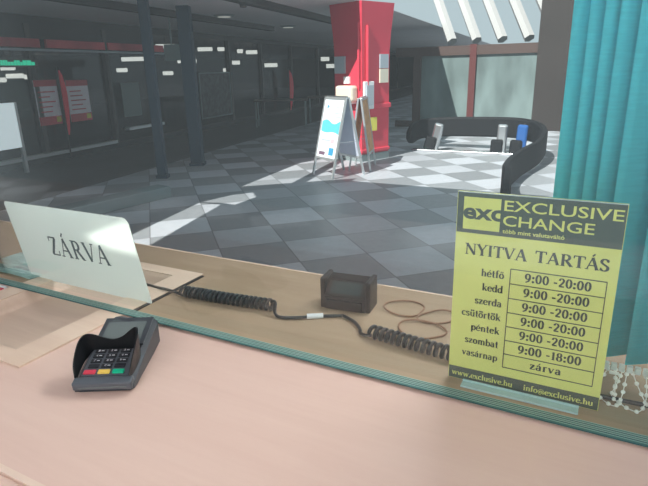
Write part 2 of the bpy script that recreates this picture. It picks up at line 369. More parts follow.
def serif_text(bm, s, x, y, h, width=None, align='l', bold=.16, mx=None, z=.0004, track=0.0):
    """engraved-looking roman lettering built from pen strokes; (x, y) is the baseline start"""
    nat = sum(G[c][0] + track for c in s) - track
    sx = h if width is None else width / nat
    thick, thin = bold, bold * .42
    pos = x if align == 'l' else x - nat * sx
    def strip(pts, ws):
        L_, R_ = [], []
        for i, p in enumerate(pts):
            a = pts[max(i - 1, 0)]; b = pts[min(i + 1, len(pts) - 1)]
            tx, ty = b[0] - a[0], b[1] - a[1]; l = math.hypot(tx, ty) or 1
            nx, ny = -ty / l, tx / l; w = ws[i] / 2
            L_.append((p[0] + nx * w, p[1] + ny * w)); R_.append((p[0] - nx * w, p[1] - ny * w))
        V = lambda q: bm.verts.new((mx @ Vector((pos + q[0] * sx, y + q[1] * h, z))) if mx is not None else (pos + q[0] * sx, y + q[1] * h, z))
        l1 = [V(q) for q in L_]; r1 = [V(q) for q in R_]
        for i in range(len(pts) - 1): bm.faces.new((l1[i], r1[i], r1[i + 1], l1[i + 1]))
    for c in s:
        adv, st, se = G[c]
        for k, pts in st:
            if k == 'd':
                (cx, cy), = pts; r = thick * .62
                q = arc(cx, cy, r * h / sx if sx else r, r, 0, 360, 10)[:-1]
                bm.faces.new([bm.verts.new((mx @ Vector((pos + a * sx, y + b * h, z))) if mx is not None else (pos + a * sx, y + b * h, z)) for a, b in q]); continue
            ws = []
            for i in range(len(pts)):
                a = pts[max(i - 1, 0)]; b = pts[min(i + 1, len(pts) - 1)]
                l = math.hypot(b[0] - a[0], b[1] - a[1]) or 1
                ty = abs(b[1] - a[1]) / l
                ws.append({'k': thick, 'n': thin, 'n2': thin * 1.3, 'k2': thick * .75, 'm': thin + (thick - thin) * ty ** 1.3}[k])
            strip(pts, ws)
        for (cx, cy, hw) in se:
            yy = cy + (.025 if cy <= 0.01 else -.025)
            strip([(cx - hw, yy), (cx + hw, yy)], [.055, .055])
        pos += (adv + track) * sx

def sans(name, s, w, h, m, parent, mx, x=0, y=0, bold=0.0, z=.0004):
    """sans lettering stretched to w x h (cap height h)"""
    cu = bpy.data.curves.new('t', 'FONT'); cu.body = s; cu.size = 1; cu.offset = bold; cu.resolution_u = 3
    t = bpy.data.objects.new('tmp', cu); col.objects.link(t)
    me = bpy.data.meshes.new_from_object(t.evaluated_get(bpy.context.evaluated_depsgraph_get()))
    bpy.data.objects.remove(t)
    xs = [v.co.x for v in me.vertices]; ref = .69
    x0, x1 = min(xs), max(xs)
    for v in me.vertices:
        v.co = mx @ Vector((x + (v.co.x - x0) / (x1 - x0) * w, y + v.co.y / ref * h, z))
    me.materials.clear(); me.materials.append(M[m]); me.name = name
    o = bpy.data.objects.new(name, me); col.objects.link(o)
    if parent: o.parent = parent
    return o

# ================================================================== CAMERA
th, az, ro = R(17.8), R(28.1), math.atan(.0243)
f = Vector((-math.sin(az) * math.cos(th), math.cos(az) * math.cos(th), -math.sin(th)))
r0 = Vector((math.cos(az), math.sin(az), 0)); u0 = r0.cross(f)
rv = r0 * math.cos(ro) - u0 * math.sin(ro); uv = u0 * math.cos(ro) + r0 * math.sin(ro)
cd = bpy.data.cameras.new('camera'); cam = bpy.data.objects.new('camera', cd); col.objects.link(cam)
mw = Matrix.Identity(4)
for i in range(3):
    mw[i][0] = rv[i]; mw[i][1] = uv[i]; mw[i][2] = -f[i]
mw[0][3], mw[1][3], mw[2][3] = 0, 0, 1.5
cam.matrix_world = mw
cd.sensor_width = 36; cd.lens = 540 / 648 * 36; cd.clip_start = .02; cd.clip_end = 400
sc.camera = cam

# ================================================================== LIGHT
SUN = Vector((.15, .70, -.70)).normalized()
sl = bpy.data.lights.new('sun', 'SUN'); so = bpy.data.objects.new('sun', sl); col.objects.link(so)
sl.energy = 8.0; sl.angle = R(.5); sl.color = (1, .91, .85)
so.rotation_euler = SUN.to_track_quat('-Z', 'Y').to_euler(); so.location = (0, -6, 9)
w = bpy.data.worlds.new('world'); sc.world = w; w.use_nodes = True
bg = w.node_tree.nodes['Background']; bg.inputs[0].default_value = (.80, .93, 1.0, 1); bg.inputs[1].default_value = .66
def area(name, loc, target, sx, sy, e, c):
    l = bpy.data.lights.new(name, 'AREA'); l.shape = 'RECTANGLE'; l.size = sx; l.size_y = sy; l.energy = e; l.color = c
    o = bpy.data.objects.new(name, l); col.objects.link(o); o.location = loc
    o.rotation_euler = (Vector(target) - Vector(loc)).to_track_quat('-Z', 'Y').to_euler(); return o
area('counter_fill_light', (.1, -1.1, 2.40), (-.3, .5, 1.13), 2.2, .9, 38, (1, .96, .94))  # unseen fill added to brighten the counter, card and sign
area('cashier_fill_light', (.1, 1.5, 2.42), (-.2, .7, 1.13), 1.2, .5, 26, (1, .97, .94))  # unseen fill added behind the glass for worktop and blind
vs_ = sc.view_settings
vs_.view_transform = 'Standard'; vs_.look = 'None'; vs_.gamma = 1; vs_.exposure = 0.0; vs_.use_curve_mapping = False

# ================================================================== SETTING: mall mirrored behind the glass, in place of its reflection
bm = NB(); box(bm, -60, 20, -4, 75, -.1, 0); struct(link('floor', bm, 'floor'))

# ceiling with unseen openings and a notch added to shape the sun patches
def lift(p, z=0.0, top=2.5):
    t = (top - z) / -SUN.z
    return (p[0] - SUN.x * t, p[1] - SUN.y * t)
outer = [(-60, -4), (6, -4), (6, 4.3), (-3.7, 4.3), (-3.72, 4.5)]
outer += [lift((-4.42, 5.90)), lift((-4.64, 7.89)), (-4.70, 6.95), (-3.86, 7.62), (-3.664, 8.5), (-4.10, 12.47), (-5.31, 23.7), (-7.5, 45), (-60, 45)]
h1 = [lift(p) for p in [(-3.60, 3.25), (-4.05, 3.55), (-4.33, 4.92), (-4.02, 4.95), (-3.90, 4.45)]]
h2 = [lift(p) for p in [(-4.33, 4.95), (-4.22, 5.42), (-4.05, 5.65), (-3.86, 5.45), (-3.86, 5.0), (-4.05, 5.02)]]
cz = Vector((-.70, .578, 1.24))
h3 = [lift((a, .578), b) for a, b in [(-.80, 1.238), (-.72, 1.264), (-.672, 1.278), (-.662, 1.276), (-.660, 1.228), (-.72, 1.230)]]  # made-up opening; its sun wedge stands in for a reflected streak
struct(holed_slab('ceiling', outer, [h1, h2, h3], 2.5, 2.508, 'ceiling'))

# left shop wall: runs away from the booth on the left
W0 = Vector((-8.87, 5.32, 0)); WD = Vector((-.156, .988, 0)).normalized(); WN = Vector((.988, .156, 0)).normalized()
wmx = planemx(W0, WD, (0, 0, 1))        # local x along the wall, y up, z outward = WD x Z
# WD x Z = (.988, .156, 0) -> towards the corridor
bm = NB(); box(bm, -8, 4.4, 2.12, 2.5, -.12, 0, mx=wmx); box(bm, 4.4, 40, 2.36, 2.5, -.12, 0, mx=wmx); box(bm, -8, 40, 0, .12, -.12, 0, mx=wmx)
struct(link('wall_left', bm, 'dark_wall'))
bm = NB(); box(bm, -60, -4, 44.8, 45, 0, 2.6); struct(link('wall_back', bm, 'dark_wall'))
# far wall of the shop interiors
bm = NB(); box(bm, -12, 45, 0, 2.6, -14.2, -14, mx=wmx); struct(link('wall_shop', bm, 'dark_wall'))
bm = NB(); box(bm, -8.1, -8, 0, 2.6, -14, 0, mx=wmx); struct(link('wall_front', bm, 'dark_wall'))

bm = NB(); box(bm, -8, 45, .0005, .004, -14, 2.3, mx=wmx); struct(link('floor_shade_sheet', bm, 'shaded_floor'))
# glazing of the shops
k = 1
edges = [-8, -4, -.6, 1.05, 2.95, 4.4, 6.2, 8.2, 10.4, 13, 16, 19, 22.5, 27, 33, 40]
for a, b in zip(edges[:-1], edges[1:]):
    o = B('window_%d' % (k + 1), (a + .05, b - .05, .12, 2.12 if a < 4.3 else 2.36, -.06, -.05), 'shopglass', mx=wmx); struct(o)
    k += 1
for i, e in enumerate(edges[1:-1]):
    bm = NB(); box(bm, e - .05, e + .05, .12, 2.36, -.1, .03, mx=wmx); struct(link('trim_%d' % (i + 1), bm, 'mullion'))
bm = NB(); box(bm, -8, 2.9, .12, .18, -.05, .06, mx=wmx); box(bm, 3.3, 4.6, .34, .40, -.05, .08, mx=wmx)
struct(link('trim_20', bm, 'alu'))

# red fascia over the first shop, with its pale strip
t = thing('shop_fascia', 'dull red fascia band with a pale lower strip above the far left shopfront', 'fascia', W0)
for a, b in ((-3, 1.25), (1.4, 2.9), (3.0, 4.9)):
    B('red_panel', (a, b, 1.98, 2.12, .01, .06), 'red_dull', None, mx=wmx).parent = t
B('pale_strip', (-3, 4.9, 1.92, 1.955, .01, .07), 'grey_print', None, mx=wmx).parent = t
def reparent(t):
    bpy.context.view_layer.update()
    for c in t.children:
        c.matrix_parent_inverse = t.matrix_world.inverted()
reparent(t)

# green lit sign: its writing cannot be read
t = thing('green_sign', 'small lit green sign at the far left under the red fascia', 'sign', W0 + WD * .6 + Vector((0, 0, 1.7)))
B('housing', (.22, 1.14, 1.655, 1.80, .03, .06), 'mullion', t, mx=wmx)
bm = NB(); x = .25
while x < 1.06:
    ww = random.uniform(.03, .09); hh = random.choice([.055, .06, .08])
    box(bm, x, min(x + ww, 1.10), 1.685, 1.685 + hh, .06, .068, mx=wmx); x += ww + .012
link('lit_face', bm, 'green_led', t); reparent(t)

def poster(name, label, s0, s1, z0, z1, tilt=0, head=True, group=None):
    t = thing(name, label, 'poster', wmx @ Vector(((s0 + s1) / 2, z0, .04)), group=group)
    c = Vector(((s0 + s1) / 2, (z0 + z1) / 2, 0)); m = wmx @ Matrix.Translation(c) @ Matrix.Rotation(tilt, 4, 'Z')
    a, b = (s1 - s0) / 2, (z1 - z0) / 2
    B('sheet', (-a, a, -b, b, .02, .03), 'paper', t, mx=m)
    B('red_header', (-a, a, b * .72, b, .03, .034), 'red_dull', t, mx=m)
    B('red_footer', (-a, a, -b, -b * .62, .03, .034), 'red_dull', t, mx=m)
    bm = NB()
    for i in range(5):
        z = b * .5 - i * b * .22
        box(bm, -a * .75, a * random.uniform(.2, .75), z - b * .05, z, .03, .033, mx=m)
    link('print', bm, 'red_dull', t)
    B('yellow_patch', (a * .5, a * .9, -b * .9, -b * .66, .034, .037), 'yellow', t, mx=m)
    reparent(t); return t
poster('sale_poster', 'white and red poster on dark shop glass, nearer the green sign', .98, 1.50, .66, 1.44, 0)
poster('sale_poster', 'white and red poster on dark shop glass, the one further from the green sign', 1.72, 2.28, .66, 1.42, 0)

t = thing('display_board', 'bright white standing board at the left edge before the shopfronts', 'board', W0 + WD * .1 + WN * .5)
mx = planemx(W0 + WN * .45, WD, (0, 0, 1))
B('panel', (-.9, .10, .42, 1.12, 0, .04), 'glow_panel', t, mx=mx, bev=.01)
for s in (-.85, .10): B('leg', (s, s + .05, 0, 1.12, -.02, .03), 'alu', t, mx=mx)
reparent(t)

# pale notice, framed board, red shapes for pillar reflections, hanging sign
tag(B('wall_notice', (3.25, 3.85, .62, 1.33, .03, .045), 'paleteal', mx=wmx), 'pale teal notice on the shopfront left of the blue posts', 'notice')
t = thing('framed_board', 'large dark board in a thin pale frame behind the blue posts', 'board', wmx @ Vector((6.9, .3, .05)))
bm = NB()
a0, a1, z0, z1 = 6.35, 8.05, .30, 1.50
for d in ((a0, a0 + .03, z0, z1), (a1 - .03, a1, z0, z1), (a0, a1, z1 - .03, z1), (a0, a1, z0, z0 + .03)): box(bm, d[0], d[1], d[2], d[3], .04, .07, mx=wmx)
link('frame', bm, 'kerb', t)
B('panel', (a0, a1, z0, z1, .035, .05), mat('mottled_dark_picture', (.055, .062, .066), .6, noise=.6, nscale=9), t, mx=wmx); reparent(t)

def reflection_shape(name, label, s, z0, z1, wd, off):  # red shape with an added pole, standing in for a pillar reflection
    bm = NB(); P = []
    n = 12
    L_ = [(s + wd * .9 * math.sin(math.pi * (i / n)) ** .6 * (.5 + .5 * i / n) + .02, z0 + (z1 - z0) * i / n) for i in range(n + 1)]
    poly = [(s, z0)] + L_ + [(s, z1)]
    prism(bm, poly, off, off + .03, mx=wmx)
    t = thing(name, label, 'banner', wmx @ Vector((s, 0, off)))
    link('red_shape', bm, mat('reflection_red', (.95, .05, .09), .6), t)
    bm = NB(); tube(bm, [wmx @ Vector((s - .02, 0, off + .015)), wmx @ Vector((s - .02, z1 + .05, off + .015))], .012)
    link('added_pole', bm, 'mullion', t); reparent(t)
reflection_shape('red_reflection', 'narrow red shape standing in for a pillar reflection before the dark shops, left of the red pillar', 12.1, .12, 1.50, .50, .25)
reflection_shape('red_reflection', 'narrow red shape standing in for a pillar reflection between the two red and white posters', 1.50, .45, 1.60, .14, .10)

t = thing('hanging_sign', 'small pale sign hanging on a thin rod from the ceiling near the blue posts', 'sign', (-7.3, 7.9, 2.5))
hm = planemx((-7.28, 7.95, 0), r0, (0, 0, 1))
B('rod', (-.012, .012, 2.0, 2.5, -.012, .012), 'kerb', t, mx=hm)
B('panel', (-.14, .14, 1.72, 2.0, -.02, .02), 'paleteal', t, mx=hm, bev=.006); reparent(t)

# free-standing blue posts
for (x, y, wd), lb in (((-5.93, 6.0, .13), 'dark blue square post standing behind the white closed card, left of two'),
                       ((-6.20, 7.12, .20), 'dark blue square post standing nearer the framed board, right of two')):
    t = thing('blue_post', lb, 'post', (x, y, 0), R(28), group='blue posts in the corridor')
    B('shaft', (-wd / 2, wd / 2, -wd / 2, wd / 2, .05, 2.5), 'blue', t, bev=.01)
    B('foot', (-wd / 2 - .02, wd / 2 + .02, -wd / 2 - .02, wd / 2 + .02, 0, .05), 'blue', t, bev=.006)

bm = NB(); box(bm, -.13, .13, -.72, .72, 0, .14, bev=.012)
o = link('low_plinth', bm, 'kerb'); o.location = (-5.1, 4.35, 0); o.rotation_euler = (0, 0, R(-8))
tag(o, 'low pale stone plinth on the checker floor behind the white card', 'plinth')

# lamps in the shops seen through the dark glazing
from_px = [(133, 59, 20, 16), (165, 46, 17, 13), (205, 49, 13, 13), (122, 70, 9, 14), (168, 73, 9, 15), (148, 44.5, 6, 13), (181, 61, 6, 14), (193, 61, 6, 14),
           (6, 68, 14, 13), (15, 76, 14, 14), (2, 80, 6, 15), (28, 77, 6, 15), (253, 52, 13, 20), (271, 65, 12, 20), (236, 62.5, 7, 19), (221, 49, 6, 19), (240, 51, 5, 19), (226, 70, 5, 19), (325, 59, 8, 24), (331, 66, 9, 24)]
for i, (px, py, wpx, dist) in enumerate(from_px):
    d = f * 540 + rv * (px - 324) - uv * (py - 243); d.normalize()
    # where the sight line meets the shop wall, and a point a few metres past it
    tw = (W0 - Vector((0, 0, 1.5))).dot(WN) / d.dot(WN)
    tt = tw * (1.22 if py < 60 else 1.32)
    p = Vector((0, 0, 1.5)) + d * tt
    L_ = wpx / 540 * tt
    t = thing('fluorescent_lamp', 'short warm strip lamp hanging inside the dark shops', 'lamp', p, az, group='strip lamps seen through the dark shop glass')
    bm = NB(); tube(bm, [(-L_ / 2, 0, 0), (L_ / 2, 0, 0)], .045 * tt / 13, n=8); link('tube', bm, 'lamp', t)
    B('housing', (-L_ / 2, L_ / 2, -.03, .03, .05, .09), 'mullion', t)
    B('rod', (-.008, .008, -.008, .008, .09, max(2.5 - p.z, .12)), 'mullion', t)

# corridor ceiling fittings
for (px, py), lb in (((224, 15), 'round ceiling downlight nearer the booth'), ((288, 26), 'round ceiling downlight close to the red pillar')):
    d = f * 540 + rv * (px - 324) - uv * (py - 243); tt = 1.0 / (d.z) ; p = Vector((0, 0, 1.5)) + d * tt
    t = thing('ceiling_downlight', lb, 'lamp', (p.x, p.y, 2.5))
    bm = NB(); cyl(bm, (0, 0), .16, -.03, 0, r2=.20); link('ring', bm, 'kerb', t)
    bm = NB(); cyl(bm, (0, 0), .12, -.04, -.03); link('lens', bm, 'down', t)
d = f * 540 + rv * (243 - 324) - uv * (4 - 243); tt = 1.0 / d.z; p = Vector((0, 0, 1.5)) + d * tt
bm = NB(); cyl(bm, (0, 0), .05, -.05, 0, r2=.06); o = link('smoke_detector', bm, 'mullion'); o.location = (p.x, p.y, 2.5)
tag(o, 'small dark detector on the grey ceiling near the top edge', 'detector')

# long ceiling beams at upper left
for i, (off, z) in enumerate(((2.3, 2.40), (4.2, 2.40))):
    struct(B('trim_%d' % (30 + i), (-4, 6, z, 2.5, off, off + .14), 'dark_wall', mx=wmx))

# tables among the shops
def table(p, rz, lb):
    t = thing('cafe_table', lb, 'table', p, rz, group='tables before the dark shopfronts')
    B('tabletop', (-.75, .75, -.35, .35, .70, .74), 'brown', t, bev=.008)
    for sx in (-.7, .66):
        for sy in (-.31, .27): B('leg', (sx, sx + .04, sy, sy + .04, 0, .70), 'kerb', t)
table((-8.3, 13.2, 0), R(28), 'dim table before the dark shopfronts, left of two')
table((-7.6, 15.0, 0), R(28), 'dim table before the dark shopfronts, right one nearer the pillar')

# ------------------------------------------------------------------ red pillar
PC = Vector((-3.69, 8.34, 0)); S = .65
dl = Vector((math.cos(R(158.7)), math.sin(R(158.7)), 0)); dr = Vector((math.cos(R(68.7)), math.sin(R(68.7)), 0))
ctr = PC + dl * S / 2 + dr * S / 2
pil = thing('red_pillar', 'thick bright red square pillar flaring out under the ceiling', 'pillar', ctr, R(68.7))
bm = NB()
prof = [(0, .0), (.10, .0), (.101, 0), (1.75, 0), (2.05, .015), (2.5, .05)]
rings = []
for z, e in prof:
    h = S / 2 + e
    rings.append([bm.verts.new((a * h, b * h, z)) for a, b in ((-1, -1), (1, -1), (1, 1), (-1, 1))])
for A_, C_ in zip(rings[:-1], rings[1:]):
    for i in range(4): bm.faces.new((A_[i], A_[(i + 1) % 4], C_[(i + 1) % 4], C_[i]))
bm.faces.new(rings[0]); bm.faces.new(rings[-1])
link('shaft', bm, 'red', pil)
h = S / 2
B('base_skirt', (-h - .012, h + .012, -h - .012, h + .012, 0, .12), 'kerb', pil)
bm = NB(); box(bm, -h - .03, h + .03, -h - .03, h + .03, .86, .94, bev=.012); box(bm, -h - .02, h + .02, -h - .02, h + .02, .14, .20, bev=.01)
link('band', bm, 'red', pil)
# local frame: +x = dr (right face runs along x at y=-h), left face runs along +y at x=-h
# left face: s measured from the near corner along dl  -> local y = -h + s ; right face: local x = -h + s
bm = NB(); tube(bm, [(-h + .10, -h - .03, .95), (-h + .10, -h - .03, 2.15)], .025); tube(bm, [(-h - .035, -h + .04, 1.2), (-h - .035, -h + .04, 2.2)], .02)
link('pipe', bm, 'red', pil)
def onleft(name, lb, cat, s0, s1, z0, z1, dpt, m, bev=.0):
    o = B(name, (-h - .03 - dpt, -h - .002, -h + s0, -h + s1, z0, z1), m, bev=bev)
    o.location = ctr; o.rotation_euler = (0, 0, R(68.7)); tag(o, lb, cat); return o
def onright(name, lb, cat, s0, s1, z0, z1, dpt, m, bev=.0):
    o = B(name, (-h + s0, -h + s1, -h - dpt, -h - .002, z0, z1), m, bev=bev)
    o.location = ctr; o.rotation_euler = (0, 0, R(68.7)); tag(o, lb, cat); return o
onleft('notice_paper', 'grey notice pasted on the left face of the red pillar', 'notice', .37, .62, 1.43, 1.70, .0, 'grey_print')
onleft('notice_square', 'small white square above the cream box on the red pillar', 'notice', .26, .40, 1.27, 1.38, .0, 'white')
t = thing('hand_dryer', 'cream wall-mounted box on the left face of the red pillar', 'dispenser', ctr, R(68.7))
B('cover', (-h - .16, -h, -h + .08, -h + .48, .98, 1.24), 'cream', t, bev=.04); B('lower_lip', (-h - .12, -h, -h + .12, -h + .44, .95, .985), 'white', t, bev=.01)
onright('notice_paper', 'grey and dark notice high on the right face of the red pillar', 'notice', .40, .60, 1.50, 1.72, .03, 'grey_print')
onright('notice_paper', 'cream notice beneath the grey one on the red pillar', 'notice', .40, .60, 1.27, 1.49, .03, 'cream')
onright('notice_paper', 'yellow notice low on the right face of the red pillar', 'notice', .15, .33, .50, .72, .03, 'yellow')
t = thing('leaflet_holder', 'tall clear leaflet holder at the near corner of the red pillar', 'holder', ctr, R(68.7))
B('back_plate', (-h + .02, -h + .24, -h - .05, -h - .001, .86, 1.30), 'white', t, bev=.01); B('leaflet', (-h + .05, -h + .21, -h - .07, -h - .05, .92, 1.24), 'grey_print', t)

# ------------------------------------------------------------------ A-frame boards
def aframe(label, c, rz, wd, dp, ht, front_m, back_m, tiled):
    t = thing('sandwich_board', label, 'sign', c, rz)
    leg_r = .014
    for sy, pm in ((-1, front_m), (1, back_m)):
        # board plane leaning to the ridge
        foot = Vector((0, sy * dp / 2, 0)); top = Vector((0, sy * .02, ht)); up = (top - foot)
        m = planemx(foot, (1, 0, 0) if sy < 0 else (-1, 0, 0), up); Lh = up.length
        for s in (-1, 1):
            B('leg', (s * wd / 2 - .016, s * wd / 2 + .016, 0, Lh * .24, -.012, .012), 'alu', t, mx=m)
        fr = NB()
        for dd in ((-wd / 2 - .016, -wd / 2 + .018, Lh * .22, Lh), (wd / 2 - .018, wd / 2 + .016, Lh * .22, Lh), (-wd / 2, wd / 2, Lh - .035, Lh), (-wd / 2, wd / 2, Lh * .22, Lh * .22 + .035)):
            box(fr, dd[0], dd[1], dd[2], dd[3], -.014, .014, bev=.003, mx=m)
        link('frame', fr, 'alu', t)
        p = B('poster', (-wd / 2 + .01, wd / 2 - .01, Lh * .22 + .02, Lh - .02, -.006, .006), pm, t, mx=m)
        if sy < 0 and tiled:
            u0_, v0_, uw, vh = -wd / 2 + .03, Lh * .22 + .04, wd - .06, Lh * .78 - .08
            Q = lambda u, v: (u0_ + u * uw, v0_ + v * vh)
            bm = NB(); n = 14
            poly = [Q(i / n, .62 + .035 * math.sin(i / n * 7)) for i in range(n + 1)] + [Q(1 - i / n, .46 - .05 * (1 - i / n) + .02 * math.sin(i / n * 6)) for i in range(n + 1)]
            prism(bm, poly, .007, .009, mx=m); link('wave_print', bm, 'teal_wave', p)
            for (a, b, c_, d_, mm) in ((.62, .88, .04, .17, 'blue_print'), (.08, .42, .03, .09, 'dark_print'), (.1, .6, .28, .31, 'grey_print'), (.62, .85, .25, .33, 'pink_print'),
                                      (.6, .95, .76, .78, 'grey_print'), (.65, .95, .70, .72, 'grey_print'), (.65, .95, .86, .88, 'grey_print')):
                x0, y0 = Q(a, c_); x1, y1 = Q(b, d_)
                B('print_block', (x0, x1, y0, y1, .006, .008), mm, p, mx=m)
            bm = NB(); a = Q(.14, .84); b = Q(.14, .92); c_ = Q(.26, .88); prism(bm, [a, c_, b], .006, .008, mx=m); link('logo_print', bm, 'blue_print', p)
    bm = NB(); tube(bm, [(-wd / 2, 0, ht), (wd / 2, 0, ht)], .018); link('hinge', bm, 'steel', t)
    for s in (-1, 1):
        bm = NB(); tube(bm, [(s * wd / 2 * .98, -dp / 2 * .55, ht * .45), (s * wd / 2 * .98, dp / 2 * .55, ht * .45)], .004, n=6); link('stay', bm, 'steel', t)
    return t
aframe('white sandwich board with a teal wave print in front of the red pillar', (-3.56, 7.175, 0), R(-28), .50, .575, 1.12, 'poster', 'poster_back', True)
aframe('sandwich board with an orange-brown panel, close behind the white one', (-3.455, 7.84, 0), R(104), .53, .33, 1.08, 'white', 'white', False)
# the orange side faces away from the pillar
sb = [o for o in col.objects if o.name.startswith('sandwich_board')][-1]
for c in sb.children:
    if c.name.startswith('poster'): c.data.materials[0] = M['orange']

# ------------------------------------------------------------------ escalator landing
esc = thing('escalator', 'escalator landing with a black curved handrail band on the sunlit floor', 'escalator', (-2.3, 10.2, 0))
def band(name, pts, hgt, thk, m):
    """upright band following a path of (x, y, zmid), rounded ends"""
    P = smoothpath(pts, 8); bm = NB(); sec = []
    for i, p in enumerate(P):
        a = P[max(i - 1, 0)]; b = P[min(i + 1, len(P) - 1)]
        tg = Vector((b.x - a.x, b.y - a.y, 0)).normalized(); n = Vector((-tg.y, tg.x, 0))
        e = min(i, len(P) - 1 - i) / 4.0; hh = hgt / 2 * (1 if e >= 1 else max(.35, math.sqrt(max(0, 1 - (1 - e) ** 2))))
        sec.append([bm.verts.new(p + n * thk / 2 * c1 + Vector((0, 0, hh * c2))) for c1, c2 in ((-1, -.8), (-.6, -1), (.6, -1), (1, -.8), (1, .8), (.6, 1), (-.6, 1), (-1, .8))])
    for A_, C_ in zip(sec[:-1], sec[1:]):
        for k_ in range(8): bm.faces.new((A_[k_], A_[(k_ + 1) % 8], C_[(k_ + 1) % 8], C_[k_]))
    bm.faces.new(sec[0]); bm.faces.new(sec[-1])
    o = link(name, bm, m, esc, smooth=False); return o
band('handrail', [(-3.42, 9.9, .26), (-3.30, 10.25, .36), (-2.9, 10.4, .40), (-2.2, 10.4, .42), (-1.55, 10.35, .42), (-1.18, 10.1, .38), (-.98, 9.5, .33), (-.96, 8.7, .25), (-1.08, 7.7, .22), (-1.10, 6.9, .20), (-.98, 6.2, .22), (-.86, 5.4, .22)], .36, .10, 'rubber')
bm = NB(); box(bm, -3.35, -1.35, 9.86, 10.02, .0, .03, bev=.008); link('threshold_plate', bm, 'steel', esc)
for i, (x, lean) in enumerate(((-2.95, .22), (-1.72, .02), (-1.40, .05))):
    bm = NB()
    m = Matrix.Translation((x, 9.95, 0)) @ Matrix.Rotation(lean, 4, 'Y')
    box(bm, -.09, .09, -.05, .05, 0, .52, bev=.04, mx=m, seg=3); link('newel', bm, 'steel' if i < 2 else 'blueglass', esc)
    bm = NB(); box(bm, -.17, .03, -.09, -.05, 0, .26, bev=.035, mx=m, seg=3); link('newel_guard', bm, 'rubber', esc)
reparent(esc)

# ------------------------------------------------------------------ glazed screen at the back right
gs = thing('glazed_screen', 'teal frosted glazed screen with brown and red posts behind the escalator', 'partition', (-3.2, 14, 0))
Y0 = 14.0
B('top_rail', (-5.2, -1.2, Y0 - .08, Y0 + .08, 1.76, 1.98), 'brown', gs)
B('bottom_rail', (-5.2, -1.2, Y0 - .06, Y0 + .06, 0, .16), 'brown', gs)
B('post', (-4.72, -4.52, Y0 - .09, Y0 + .09, 0, 1.76), 'brown', gs)
B('post', (-3.30, -3.14, Y0 - .10, Y0 + .10, 0, 2.0), 'redbrown', gs)
B('pane', (-4.52, -3.30, Y0 - .02, Y0 + .02, .16, 1.76), 'tealglass', gs)
B('pane', (-3.14, -1.7, Y0 - .02, Y0 + .02, .16, 1.76), 'tealglass', gs)
reparent(gs)
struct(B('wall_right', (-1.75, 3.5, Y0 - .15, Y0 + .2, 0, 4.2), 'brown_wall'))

# rafters of the glass roof over the open side
for i in range(9):
    x0 = -5.2 + i * .62
    bm = NB(); tube(bm, [(x0 + 1.3, 14.5, 2.1), (x0 - .1, 16.0, 4.6)], .13, n=6)
    tag(link('roof_rafter', bm, 'rafter'), 'pale diagonal rafter of the bright glass roof above the glazed screen', 'rafter', 'rafters of the bright glass roof')

# ================================================================== BOOTH
D = 1.13
# counter on the customer's side with the opening for the money tray
tray_hole = [(-.905, .397), (-.710, .397), (-.710, .556), (-.905, .556)]
ct = thing('customer_counter', 'long pinkish beech counter in front of the security glass', 'counter', (0, .4, 0))
def framed(name, x0, x1, y0, y1, hx0, hx1, hy0, hy1, z0, z1, m, parent):
    # one board with a rectangular opening: ring of quads top and bottom, walls outside and inside
    bm = NB(); xs_, ys_ = [x0, hx0, hx1, x1], [y0, hy0, hy1, y1]; vv = {}
    def V(i, j, z): return vv.setdefault((i, j, z), bm.verts.new((xs_[i], ys_[j], z)) if (i, j, z) not in vv else None)
    cells = [(i, j) for i in range(3) for j in range(3) if (i, j) != (1, 1) and xs_[i + 1] - xs_[i] > 1e-6 and ys_[j + 1] - ys_[j] > 1e-6]
    S_ = set(cells) 
    for i, j in cells:
        for z in (z0, z1): bm.faces.new([V(i, j, z), V(i + 1, j, z), V(i + 1, j + 1, z), V(i, j + 1, z)])
        for (di, dj, a, b) in ((-1, 0, (0, 0), (0, 1)), (1, 0, (1, 0), (1, 1)), (0, -1, (0, 0), (1, 0)), (0, 1, (0, 1), (1, 1))):
            if (i + di, j + dj) not in S_:
                bm.faces.new([V(i + a[0], j + a[1], z0), V(i + b[0], j + b[1], z0), V(i + b[0], j + b[1], z1), V(i + a[0], j + a[1], z1)])
    return link(name, bm, m, parent)
framed('counter_top', -2.2, 1.2, .243, .556, -.907, -.708, .395, .5560001, D - .035, D, 'counter', ct)
B('edge_strip', (-2.2, 1.2, .236, .243, D - .035, D + .0004), 'edge_pale', ct)
B('nosing', (-2.2, 1.2, .14, .236, D - .035, D - .001), 'counter', ct, bev=.004)
B('front_panel', (-2.2, 1.2, .20, .22, 0, D - .035), 'counter', ct)
reparent(ct)
wt = thing('cashier_worktop', 'tan wooden worktop behind the glass carrying cords and signs', 'worktop', (0, .7, 0))
framed('work_surface', -2.2, 1.2, .5562, .838, -.907, -.708, .5562001, .717, D - .035, D, 'worktop', wt)
B('back_edge', (-2.2, 1.2, .838, .842, D - .035, D + .0006), 'edge_pale', wt)
B('support_panel', (-2.2, 1.2, .80, .82, 0, D - .035), 'worktop', wt)
reparent(wt)

